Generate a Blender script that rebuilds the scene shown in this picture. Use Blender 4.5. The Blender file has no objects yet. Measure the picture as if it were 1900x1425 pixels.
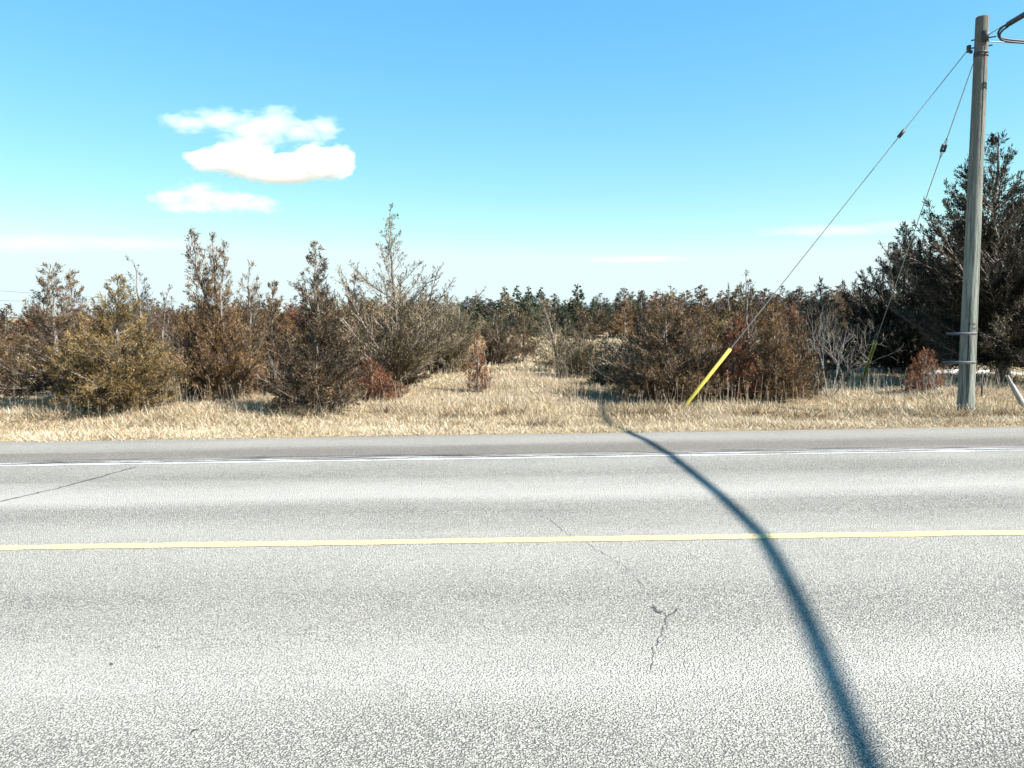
import bpy, bmesh, math, random
import numpy as np
from mathutils import Vector, Matrix, noise

SC = bpy.context.scene
COL = SC.collection
R = math.radians

# ------------------------------------------------------------------ camera
FPX, PW, PH = 1400.0, 1900, 1425
CAM_Z = 1.75
PITCH, ROLL = R(5.6), R(-0.87)
cam = bpy.data.cameras.new('camera')
cam_o = bpy.data.objects.new('camera', cam)
COL.objects.link(cam_o)
cam.sensor_width = 36.0
cam.lens = 36.0 * FPX / PW
cam.clip_start, cam.clip_end = 0.05, 20000
cam_o.matrix_world = Matrix.Translation((0, 0, CAM_Z)) @ Matrix.Rotation(math.pi/2 - PITCH, 4, 'X') @ Matrix.Rotation(ROLL, 4, 'Z')
SC.camera = cam_o

# ------------------------------------------------------------------ sky, sun, exposure
SUN_AZ, SUN_EL = R(-25.0), R(43.0)          # azimuth counted from +X
sun_dir = Vector((math.cos(SUN_AZ)*math.cos(SUN_EL), math.sin(SUN_AZ)*math.cos(SUN_EL), math.sin(SUN_EL)))
world = bpy.data.worlds.new('World')
SC.world = world
world.use_nodes = True
wn, wl = world.node_tree.nodes, world.node_tree.links
wn.clear()
w_out = wn.new('ShaderNodeOutputWorld')
w_bg = wn.new('ShaderNodeBackground')
w_sky = wn.new('ShaderNodeTexSky')
w_sky.sky_type = 'NISHITA'
w_sky.sun_disc = False
w_sky.sun_elevation = SUN_EL
w_sky.sun_rotation = math.atan2(sun_dir.x, sun_dir.y)
w_sky.altitude = 100
w_sky.air_density = 1.0
w_sky.dust_density = 0.05
w_sky.ozone_density = 2.5
w_hsv = wn.new('ShaderNodeHueSaturation')
w_hsv.inputs['Hue'].default_value = 0.485
w_hsv.inputs['Saturation'].default_value = 1.2
w_sep = wn.new('ShaderNodeSeparateColor'); w_com = wn.new('ShaderNodeCombineColor')   # film response of the sky, per channel
wl.new(w_sky.outputs[0], w_hsv.inputs['Color'])
wl.new(w_hsv.outputs[0], w_sep.inputs[0])
for _i, (_p, _k) in enumerate(((0.9, 1.08), (0.68, 1.66), (0.7, 2.0))):
    _pw = wn.new('ShaderNodeMath'); _pw.operation = 'POWER'; _pw.inputs[1].default_value = _p
    _mu = wn.new('ShaderNodeMath'); _mu.operation = 'MULTIPLY'; _mu.inputs[1].default_value = _k
    wl.new(w_sep.outputs[_i], _pw.inputs[0]); wl.new(_pw.outputs[0], _mu.inputs[0]); wl.new(_mu.outputs[0], w_com.inputs[_i])
w_cap = wn.new('ShaderNodeMix'); w_cap.data_type = 'RGBA'; w_cap.blend_type = 'DARKEN'
w_cap.inputs[0].default_value = 1.0
w_cap.inputs[7].default_value = (4.2, 5.1, 5.2, 1)
wl.new(w_com.outputs[0], w_cap.inputs[6])
wl.new(w_cap.outputs[2], w_bg.inputs['Color'])
w_bg.inputs['Strength'].default_value = 0.068
wl.new(w_bg.outputs[0], w_out.inputs['Surface'])

sun = bpy.data.lights.new('sun', 'SUN')
sun.energy = 4.9
sun.angle = R(0.53)
sun.color = (1.0, 0.962, 0.90)
sun_o = bpy.data.objects.new('sun', sun)
COL.objects.link(sun_o)
sun_o.location = (30, -20, 40)
sun_o.rotation_euler = sun_dir.to_track_quat('Z', 'Y').to_euler()

SC.view_settings.view_transform = 'Standard'
SC.view_settings.look = 'None'
SC.view_settings.gamma = 1.0
SC.view_settings.use_curve_mapping = False
SC.view_settings.exposure = 1.55
SC.cycles.max_bounces = 10
SC.cycles.diffuse_bounces = 3
SC.cycles.volume_bounces = 10
SC.cycles.volume_step_rate = 0.6
SC.cycles.volume_max_steps = 256

# ------------------------------------------------------------------ projection helpers (placing on the ground)
_fw = np.array([0, math.cos(PITCH), -math.sin(PITCH)])
_up = np.array([0, math.sin(PITCH), math.cos(PITCH)])
_rt = np.array([1.0, 0, 0])
_r2 = _rt*math.cos(ROLL) + _up*math.sin(ROLL)
_u2 = -_rt*math.sin(ROLL) + _up*math.cos(ROLL)
def ray(px, py):
    return _fw + _r2*(px-PW/2)/FPX + _u2*(PH/2-py)/FPX

_gy = [-4000, -30, -3, 1, 5.62, 9.15, 10.5, 11.6, 13.4, 16.5, 60, 4000]
_gv = [-.6, -.6, -.2, -.09, 0, -.055, -.10, -.17, -.33, -.25, -.25, -.25]
def gz1(y):
    return np.interp(y, _gy, _gv)
def gz(x, y):
    """ground height, vectorised"""
    x = np.asarray(x, float); y = np.asarray(y, float)
    k = np.clip((y-11.8)/3.0, 0, 1)
    b = (np.sin(x*.61+y*.37)*.035 + np.sin(x*1.37-y*.83+1.7)*.025 + np.sin(x*.23-y*.19+.6)*.05
         + np.sin(x*2.9+y*2.1)*.012)
    return gz1(y) + b*k*np.clip(60/np.maximum(y, 1), 0, 1)
def ground(px, py):
    d = ray(px, py)
    t = np.linspace(.5, 400, 40000)
    p = d[None]*t[:, None] + np.array([0, 0, CAM_Z])
    i = int(np.argmax(p[:, 2] < gz(p[:, 0], p[:, 1])))
    return p[i]
def at_depth(px, py, Y):
    d = ray(px, py)
    return d*(Y/d[1]) + np.array([0, 0, CAM_Z])

# ------------------------------------------------------------------ object helpers
def tag(o, label=None, cat=None, group=None, kind=None):
    if label: o['label'] = label
    if cat: o['category'] = cat
    if group: o['group'] = group
    if kind: o['kind'] = kind
    return o
def empty(name, loc):
    o = bpy.data.objects.new(name, None)
    o.empty_display_size = .2
    o.location = loc
    COL.objects.link(o)
    return o
def link_mesh(name, me, mat=None, parent=None):
    o = bpy.data.objects.new(name, me)
    COL.objects.link(o)
    if mat is not None and not me.materials: me.materials.append(mat)
    if parent is not None: o.parent = parent
    return o
def np_mesh(name, V, F, attrs=None, smooth=False):
    """V (n,3), F (m,k) with constant k"""
    V = np.ascontiguousarray(V, np.float32); F = np.ascontiguousarray(F, np.int32)
    me = bpy.data.meshes.new(name)
    me.vertices.add(len(V)); me.vertices.foreach_set('co', V.ravel())
    k = F.shape[1]
    me.loops.add(F.size); me.loops.foreach_set('vertex_index', F.ravel())
    me.polygons.add(len(F))
    me.polygons.foreach_set('loop_start', np.arange(0, F.size, k, dtype=np.int32))
    me.polygons.foreach_set('loop_total', np.full(len(F), k, np.int32))
    if smooth: me.polygons.foreach_set('use_smooth', np.ones(len(F), bool))
    for n, a in (attrs or {}).items():
        at = me.attributes.new(n, 'FLOAT', 'POINT')
        at.data.foreach_set('value', np.ascontiguousarray(a, np.float32))
    me.update(calc_edges=True)
    return me
def tube_arrays(pts, rad, n=6, cap=True):
    pts = np.asarray(pts, float); rad = np.broadcast_to(np.asarray(rad, float), (len(pts),))
    T = np.gradient(pts, axis=0); T /= np.linalg.norm(T, axis=1)[:, None]+1e-9
    ref = np.array([0, 0, 1.0]) if abs(T[0, 2]) < .9 else np.array([1.0, 0, 0])
    U = np.cross(T, ref); U /= np.linalg.norm(U, axis=1)[:, None]+1e-9
    W = np.cross(T, U)
    a = np.linspace(0, 2*math.pi, n, endpoint=False)
    V = pts[:, None] + (U[:, None]*np.cos(a)[None, :, None] + W[:, None]*np.sin(a)[None, :, None])*rad[:, None, None]
    V = V.reshape(-1, 3)
    F = []
    for i in range(len(pts)-1):
        for j in range(n):
            F.append((i*n+j, i*n+(j+1) % n, (i+1)*n+(j+1) % n, (i+1)*n+j))
    return V, np.array(F)
class Geo:
    """collects quads"""
    def __init__(s): s.V = []; s.F = []; s.n = 0
    def add(s, V, F):
        s.V.append(np.asarray(V, float)); s.F.append(np.asarray(F)+s.n); s.n += len(V)
    def tube(s, pts, rad, n=6):
        s.add(*tube_arrays(pts, rad, n))
    def box(s, c, d, M=None):
        v = np.array([[x, y, z] for x in (-.5, .5) for y in (-.5, .5) for z in (-.5, .5)])*np.array(d)
        if M is not None: v = v @ np.array(M.to_3x3()).T
        s.add(v+np.array(c), [(0, 1, 3, 2), (4, 6, 7, 5), (0, 4, 5, 1), (2, 3, 7, 6), (0, 2, 6, 4), (1, 5, 7, 3)])
    def mesh(s, name, smooth=False):
        return np_mesh(name, np.concatenate(s.V), np.concatenate(s.F), smooth=smooth)

# ------------------------------------------------------------------ material helpers
class NT:
    def __init__(s, name):
        s.m = bpy.data.materials.new(name); s.m.use_nodes = True
        s.t = s.m.node_tree; s.t.nodes.clear()
        s.out = s.n('ShaderNodeOutputMaterial')
        s.p = s.n('ShaderNodeBsdfPrincipled')
        s.l(s.p.outputs[0], s.out.inputs['Surface'])
    def n(s, t, **kw):
        o = s.t.nodes.new(t)
        for k, v in kw.items(): setattr(o, k, v)
        return o
    def l(s, a, b): s.t.links.new(a, b)
    def coord(s, scale=(1, 1, 1), kind='Object'):
        c = s.n('ShaderNodeTexCoord'); m = s.n('ShaderNodeMapping')
        m.inputs['Scale'].default_value = scale
        s.l(c.outputs[kind], m.inputs['Vector'])
        return m.outputs[0]
    def noise(s, vec, scale, detail=3, rough=.55, dist=0):
        o = s.n('ShaderNodeTexNoise')
        o.inputs['Scale'].default_value = scale; o.inputs['Detail'].default_value = detail
        o.inputs['Roughness'].default_value = rough; o.inputs['Distortion'].default_value = dist
        s.l(vec, o.inputs['Vector'])
        return o.outputs['Fac']
    def ramp(s, fac, stops, interp='LINEAR'):
        o = s.n('ShaderNodeValToRGB'); o.color_ramp.interpolation = interp
        e = o.color_ramp.elements
        while len(e) < len(stops): e.new(.5)
        for i, (p, c) in enumerate(stops):
            e[i].position = p
            e[i].color = (c, c, c, 1) if isinstance(c, (int, float)) else (*c, 1)
        s.l(fac, o.inputs['Fac'])
        return o.outputs['Color']
    def mix(s, fac, a, b, mode='MIX'):
        o = s.n('ShaderNodeMix', data_type='RGBA', blend_type=mode)
        for k, v in ((0, fac), (6, a), (7, b)):
            sock = o.inputs[k]
            if hasattr(v, 'is_linked'): s.l(v, sock)
            elif isinstance(v, (int, float)): sock.default_value = v if k == 0 else (v, v, v, 1)
            else: sock.default_value = (*v, 1)
        return o.outputs[2]
    def math(s, op, a, b=0.0, clamp=False):
        o = s.n('ShaderNodeMath', operation=op, use_clamp=clamp)
        for i, v in enumerate((a, b)):
            if hasattr(v, 'is_linked'): s.l(v, o.inputs[i])
            else: o.inputs[i].default_value = v
        return o.outputs[0]
    def maprange(s, v, a, b, c, d):
        o = s.n('ShaderNodeMapRange')
        s.l(v, o.inputs[0])
        for i, q in enumerate((a, b, c, d)): o.inputs[i+1].default_value = q
        return o.outputs[0]
    def bump(s, h, strength, dist):
        o = s.n('ShaderNodeBump'); o.inputs['Strength'].default_value = strength
        o.inputs['Distance'].default_value = dist
        s.l(h, o.inputs['Height']); s.l(o.outputs[0], s.p.inputs['Normal'])
    def set(s, color=None, rough=.8, metal=0.0, spec=.3):
        if color is not None:
            if hasattr(color, 'is_linked'): s.l(color, s.p.inputs['Base Color'])
            else: s.p.inputs['Base Color'].default_value = (*color, 1)
        s.p.inputs['Roughness'].default_value = rough
        s.p.inputs['Metallic'].default_value = metal
        s.p.inputs['Specular IOR Level'].default_value = spec
        return s.m
def plain(name, c, rough=.7, metal=0.0, spec=.3, vary=.25, scale=14):
    t = NT(name)
    v = t.coord()
    f = t.noise(v, scale, 4)
    col = t.mix(f, tuple(x*(1-vary) for x in c), tuple(min(1, x*(1+vary)) for x in c))
    return t.set(col, rough, metal, spec)

# asphalt -----------------------------------------------------------------
def asphalt(name, kind):
    t = NT(name)
    v = t.coord()
    vw = t.coord((.12, 1, 1))
    wob = t.noise(vw, 1.3, 4)
    sep = t.n('ShaderNodeSeparateXYZ'); t.l(v, sep.inputs[0])
    y = t.math('ADD', sep.outputs[1], t.math('MULTIPLY', t.math('SUBTRACT', wob, .5), .9))
    # wear of the surface across the road (wheel paths polished pale, lane centres oily and open)
    if kind == 'road':
        f = t.maprange(y, .8, 9.4, 0, 1)
        q = lambda d: (d-.8)/8.6
        wear = t.ramp(f, [(q(1.5), .4), (q(2.75), .34), (q(3.05), .5), (q(3.55), .92), (q(4.1), .5), (q(4.5), .44),
                          (q(5.2), .66), (q(5.9), .72), (q(6.45), .36), (q(6.75), .44), (q(7.25), 1.0), (q(7.55), .8), (q(8.1), .36), (q(8.5), .40), (q(9.0), .62)])
    else:
        f = t.maprange(y, 9.3, 11.7, 0, 1)
        wear = t.ramp(f, [(0, .35), (.15, .1), (.32, .12), (.5, .5), (.7, .6), (.9, .42), (1, .5)])
    patch = t.noise(t.coord((.45, 1, 1)), .9, 5, .6)
    wear = t.math('ADD', wear, t.math('MULTIPLY', t.math('SUBTRACT', patch, .5), .55), True)
    # aggregate
    vo = t.n('ShaderNodeTexVoronoi', feature='F1'); vo.inputs['Scale'].default_value = 100
    t.l(v, vo.inputs['Vector'])
    vo2 = t.n('ShaderNodeTexVoronoi', feature='F1'); vo2.inputs['Scale'].default_value = 170
    t.l(v, vo2.inputs['Vector'])
    stone = t.n('ShaderNodeSeparateColor'); t.l(vo.outputs['Color'], stone.inputs[0])
    sgrey = t.ramp(stone.outputs[0], [(0, (.19, .178, .157)), (.45, (.29, .272, .238)), (.8, (.375, .35, .303)), (1, (.46, .43, .37))])
    pit_n = t.noise(v, 108, 3, .62, .5)
    thr = t.maprange(wear, 0, 1, .56, .34)
    pit = t.math('MULTIPLY', t.math('SUBTRACT', thr, pit_n), 9.0)
    pit = t.math('ADD', pit, .0, True)
    gap = t.math('MULTIPLY', t.math('SUBTRACT', vo.outputs['Distance'], .52), 4.0, True)
    gap = t.math('MULTIPLY', gap, t.maprange(wear, 0, 1, 1, .35))
    dark = t.math('MAXIMUM', pit, gap, True)
    dust = t.mix(t.maprange(wear, 0, 1, .1, .78), sgrey, (.395, .376, .336))
    col = t.mix(dark, dust, (.085, .081, .076))
    fine = t.noise(v, 260, 2)
    col = t.mix(1.0, col, t.ramp(fine, [(.2, .72), (.8, 1.22)]), 'MULTIPLY')
    if kind != 'road':
        br = t.ramp(f, [(.05, 0), (.16, .55), (.34, .55), (.46, .1), (1, .12)])
        gr = t.noise(v, 40, 3)
        col = t.mix(t.math('MULTIPLY', br, t.ramp(gr, [(.3, .3), (.7, 1.0)])), col, (.23, .185, .15))
    h = t.math('SUBTRACT', t.math('MULTIPLY', vo2.outputs['Distance'], -.3), dark)
    h = t.math('ADD', h, t.math('MULTIPLY', vo.outputs['Distance'], -.5))
    t.bump(h, .9, .010)
    return t.set(col, .82, 0, .25)
M_road = asphalt('asphalt_road', 'road')
M_shoulder = asphalt('asphalt_shoulder', 'shoulder')

def paint(name, c, c2, cover):
    t = NT(name)
    v = t.coord()
    chips = t.noise(v, 55, 4, .65)
    wide = t.noise(t.coord((.3, 1, 1)), 5, 3)
    k = t.math('ADD', chips, t.math('MULTIPLY', t.math('SUBTRACT', wide, .5), .35))
    m = t.ramp(k, [(cover-.06, 0), (cover+.04, 1)])
    tone = t.mix(t.noise(v, 120, 2), c2, c)
    col = t.mix(m, (.27, .255, .23), tone)
    t.bump(chips, .5, .004)
    return t.set(col, .7, 0, .3)
M_yellow = paint('yellow_line_paint', (.68, .53, .18), (.46, .375, .19), .47)
M_white = paint('white_line_paint', (.78, .78, .76), (.47, .46, .44), .53)
M_crack = plain('crack_fill', (.06, .06, .062), .8)

# ground / grass -----------------------------------------------------------
t = NT('dry_field')
v = t.coord()
a = t.noise(v, .35, 5); b = t.noise(t.coord((.5, 1.4, 1)), 9, 5, .65); c = t.noise(v, 42, 4, .7)
col = t.ramp(b, [(.25, (.09, .062, .036)), (.45, (.22, .16, .095)), (.6, (.36, .285, .175)), (.8, (.44, .37, .255))])
col = t.mix(t.ramp(a, [(.38, .55), (.55, 0)]), col, (.36, .265, .135))
col = t.mix(1.0, col, t.ramp(c, [(.3, .55), (.7, 1.3)]), 'MULTIPLY')
t.bump(t.math('ADD', b, t.math('MULTIPLY', c, .4)), 1.0, .08)
M_field = t.set(col, .95, 0, .1)

def attr_ramp(name, stops, rough=.85, use_obj=False, transl=.0):
    t = NT(name)
    at = t.n('ShaderNodeAttribute', attribute_name='tint')
    col = t.ramp(at.outputs['Fac'], stops)
    if use_obj:
        oi = t.n('ShaderNodeObjectInfo')
        col = t.mix(1.0, oi.outputs['Color'], col, 'MULTIPLY')
        tip = t.ramp(at.outputs['Fac'], [(.72, 0), (1.0, 1)])
        col = t.mix(t.math('MULTIPLY', tip, oi.outputs['Alpha']), col, (.30, .18, .085))
    t.set(col, rough, 0, .2)
    if transl > 0:
        tr = t.n('ShaderNodeBsdfTranslucent'); t.l(col, tr.inputs['Color'])
        mx = t.n('ShaderNodeMixShader'); mx.inputs[0].default_value = transl
        t.l(t.p.outputs[0], mx.inputs[1]); t.l(tr.outputs[0], mx.inputs[2])
        t.l(mx.outputs[0], t.out.inputs['Surface'])
    return t.m
M_grass = attr_ramp('straw_blades', [(0, (.12, .075, .04)), (.2, (.26, .185, .105)), (.5, (.42, .33, .205)), (.8, (.53, .445, .31)), (1, (.64, .58, .47))], transl=.15)
M_weed = attr_ramp('weed_stalks', [(0, (.10, .07, .05)), (.4, (.26, .20, .14)), (.8, (.42, .35, .26)), (1, (.58, .52, .44))])
M_needle = attr_ramp('cedar_foliage', [(0, .22), (.3, .6), (.65, 1.2), (1, 2.3)], .75, True, .15)

t = NT('cedar_bark')
v = t.coord((1, 1, .25))
nn = t.noise(v, 28, 4)
col = t.ramp(nn, [(.3, (.09, .07, .055)), (.5, (.19, .16, .135)), (.75, (.36, .32, .285))])
t.bump(nn, .6, .01)
M_bark = t.set(col, .9, 0, .15)
t = NT('grey_twig_bark')
nn = t.noise(t.coord(), 22, 3)
col = t.ramp(nn, [(.3, (.11, .10, .088)), (.7, (.28, .262, .24))])
M_twig = t.set(col, .9, 0, .15)

# ------------------------------------------------------------------ ground, road
def axis_pts(segs):
    out = [segs[0][0]]
    for a, b, n in segs: out += list(np.linspace(a, b, n+1)[1:])
    return np.array(out)
gx = axis_pts([(-4000, -300, 12), (-300, -40, 26), (-40, 40, 180), (40, 300, 26), (300, 4000, 12)])
gy = axis_pts([(-4000, -40, 10), (-40, -4, 12), (-4, .4, 4), (.4, 11.3, 12), (11.3, 40, 90), (40, 120, 60), (120, 400, 24), (400, 5000, 14)])
X, Y = np.meshgrid(gx, gy)
Z = gz(X, Y)
under = (Y > .6) & (Y < 11.45)
Z = Z - np.where(under, .05, 0)
V = np.stack([X, Y, Z], -1).reshape(-1, 3)
nx, ny = len(gx), len(gy)
I = (np.arange(ny-1)[:, None]*nx + np.arange(nx-1)[None]).ravel()
F = np.stack([I, I+1, I+nx+1, I+nx], 1)
g = link_mesh('ground', np_mesh('ground', V, F, smooth=True), M_field)
tag(g, 'dry straw-coloured field and verge beyond the road', kind='structure')

def strip(name, ys, x0, x1, nx, mat, lift, wob0=0, wob1=0, seed=1):
    xs = np.concatenate([[-900, -300, -100], np.linspace(x0, x1, nx), [100, 300, 900]])
    rng = np.random.default_rng(seed)
    def wob(amp):
        w = rng.normal(0, 1, len(xs)); w = np.convolve(w, [.25, .5, .25], 'same')
        return w*amp
    w0, w1 = wob(wob0), wob(wob1)
    P = []
    for i, y in enumerate(ys):
        f = i/(len(ys)-1)
        yy = y + w0*(1-f) + w1*f
        P.append(np.stack([xs, yy, gz1(yy)+lift], 1))
    P = np.array(P); n = len(xs)
    I = (np.arange(len(ys)-1)[:, None]*n + np.arange(n-1)[None]).ravel()
    return np_mesh(name, P.reshape(-1, 3), np.stack([I, I+1, I+n+1, I+n], 1)), mat
me, mt = strip('road', [.8, 1, 2.3, 4, 5.62, 7.4, 9.15, 9.42], -40, 40, 320, M_road, 0, 0, .012, 3)
road = link_mesh('road', me, mt); tag(road, 'worn pale grey two lane asphalt road', kind='structure')
me, mt = strip('shoulder', [9.30, 9.8, 10.5, 11.1, 11.62], -40, 40, 500, M_shoulder, -.004, 0, .05, 5)
sh = link_mesh('shoulder', me, mt); tag(sh, 'grey road shoulder with brown gravel dust band', kind='structure')
me, mt = strip('road_line', [5.56, 5.62, 5.68], -40, 40, 900, M_yellow, .004, .006, .006, 7)
o = link_mesh('centre_line', me, mt, road); o['label'] = 'worn yellow centre line'
me, mt = strip('road_line', [9.06, 9.105, 9.15], -40, 40, 900, M_white, .004, .006, .012, 9)
o = link_mesh('edge_line', me, mt, road); o['label'] = 'white edge line, cracked and worn'
me, mt = strip('road_line', [9.215, 9.26], -40, 40, 700, M_white, .0045, .012, .012, 11)
o = link_mesh('edge_line', me, mt, road); o['label'] = 'thin outer remnant of the white edge line'

def crack(pts_px, w, seed, jag=.02, mat=M_crack, name='crack', step=.05):
    rng = np.random.default_rng(seed)
    P = np.array([ground(*q) for q in pts_px])[:, :2]
    L = []
    for a, b in zip(P[:-1], P[1:]):
        n = max(2, int(np.linalg.norm(b-a)/step))
        L.append(a + (b-a)*np.linspace(0, 1, n, endpoint=False)[:, None])
    L = np.concatenate(L+[P[-1:]])
    L = L + rng.normal(0, jag, L.shape)
    T = np.gradient(L, axis=0); T /= np.linalg.norm(T, axis=1)[:, None]+1e-9
    N = np.stack([-T[:, 1], T[:, 0]], 1)
    ww = w*(.35+rng.random(len(L))*.9); ww[0] = ww[-1] = w*.1
    A, B = L+N*ww[:, None]/2, L-N*ww[:, None]/2
    V = np.concatenate([A, B]); V = np.column_stack([V, gz1(V[:, 1])+.003])
    n = len(L); i = np.arange(n-1)
    F = np.stack([i, i+1, i+1+n, i+n], 1)
    return link_mesh(name, np_mesh(name, V, F), mat, road)
crack([(-40, 940), (40, 922), (120, 903), (190, 884), (255, 866)], .03, 1, .012)
crack([(1012, 958), (1050, 990), (1100, 1015), (1150, 1045), (1175, 1068), (1200, 1095)], .0045, 2, .012)
crack([(1205, 1118), (1222, 1132), (1238, 1145), (1232, 1160), (1225, 1180), (1210, 1225), (1207, 1250)], .005, 3, .007, step=.03)
crack([(1208, 1126), (1218, 1134), (1230, 1140)], .022, 4, .006, step=.03)
crack([(1262, 1128), (1245, 1140), (1236, 1146)], .010, 5, .008, step=.03)
me_c = M_crack
for k, (a, b) in enumerate([(9.185, .055), (9.33, .05), (9.44, .05)]):
    rng = np.random.default_rng(40+k)
    xs = np.linspace(-14, 14, 420)
    w = np.convolve(rng.normal(0, 1, 420), np.ones(14)/14, 'same')*.09
    yy = a+w; ww = b*np.clip(np.convolve(rng.random(420), np.ones(9)/9, 'same')*2.2-.65, .03, 1)
    V = np.concatenate([np.column_stack([xs, yy+ww/2]), np.column_stack([xs, yy-ww/2])])
    V = np.column_stack([V, gz1(V[:, 1])+.0065+k*.0007]); i = np.arange(419)
    link_mesh('crack', np_mesh('crack', V, np.stack([i, i+1, i+421, i+420], 1)), M_crack, road)

# ------------------------------------------------------------------ far ridge
rng = np.random.default_rng(77)
xs = np.linspace(-2600, 2600, 400)
hh = 14+4*np.sin(xs*.004+.4)+3*np.sin(xs*.011)+rng.normal(0, 1.0, 400) + 8*np.exp(-((xs-640)/330)**2) - 14*np.exp(-((xs+700)/800)**2) - 6
prof = [(0, -1), (30, .65), (90, .95), (200, 1.0), (600, -1)]
P = []
for dy, k in prof:
    z = np.where(k < 0, -2.0, hh*k)
    P.append(np.column_stack([xs, np.full(400, 1700.0+dy)+(rng.normal(0, 6, 400)), z]))
P = np.array(P).reshape(-1, 3)
I = (np.arange(4)[:, None]*400+np.arange(399)[None]).ravel()
M_ridge = plain('haze_tinted_wood', (.085, .095, .115), .95, vary=.35, scale=.05)  # bare forest with the distance haze put into its blue-grey colour
o = link_mesh('hills', np_mesh('hills', P, np.stack([I, I+1, I+401, I+400], 1)), M_ridge)
tag(o, 'low bluish wooded ridge on the horizon', kind='structure')

# ------------------------------------------------------------------ trees
UP = np.array([0, 0, 1.0])
def unit(a): return a/(np.linalg.norm(a, axis=-1, keepdims=True)+1e-9)
PROF = dict(
    cone=[(0, .7), (.12, 1), (.4, .78), (.7, .4), (.88, .17), (1, .02)],
    spire=[(0, .75), (.15, 1), (.35, .9), (.5, .6), (.62, .33), (.8, .2), (1, .02)],
    vase=[(0, .06), (.12, .3), (.3, .85), (.42, 1.0), (.58, .95), (.66, .74), (.71, .36), (.76, .2), (.87, .14), (1, .02)],
    column=[(0, .7), (.2, 1), (.6, .75), (.85, .4), (1, .05)],
    mound=[(0, .85), (.25, 1), (.6, .85), (.85, .55), (1, .1)],
    wide=[(0, .8), (.2, 1), (.45, .95), (.6, .55), (.75, .35), (.9, .2), (1, .03)],
    tier=[(0, .55), (.1, .85), (.3, 1), (.5, .8), (.58, .5), (.75, .5), (.86, .3), (1, .03)],
    full=[(0, .75), (.3, 1), (.62, .92), (.74, .55), (.82, .27), (.9, .13), (1, .03)],
    broad=[(0, .65), (.3, 1), (.6, .9), (.8, .52), (.92, .22), (1, .03)],
    stem=[(0, .3), (.3, .6), (.5, 1), (.8, .5), (1, .05)],
)
def tubes_batch(A, B, ra, rb):
    """3-sided prisms from A to B (n,3)"""
    D = unit(B-A)
    ref = np.where(np.abs(D[:, 2:3]) < .9, UP[None], np.array([[1.0, 0, 0]]))
    U = unit(np.cross(D, ref)); W = np.cross(D, U)
    V = []
    for P, r in ((A, ra), (B, rb)):
        for a in (0, 2.094, 4.189):
            V.append(P + (U*math.cos(a)+W*math.sin(a))*np.reshape(r, (-1, 1)))
    V = np.stack(V, 1).reshape(-1, 3)
    b = np.arange(len(A))*6
    F = np.concatenate([np.stack([b+i, b+(i+1) % 3, b+3+(i+1) % 3, b+3+i], 1) for i in range(3)])
    return V, F

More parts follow.
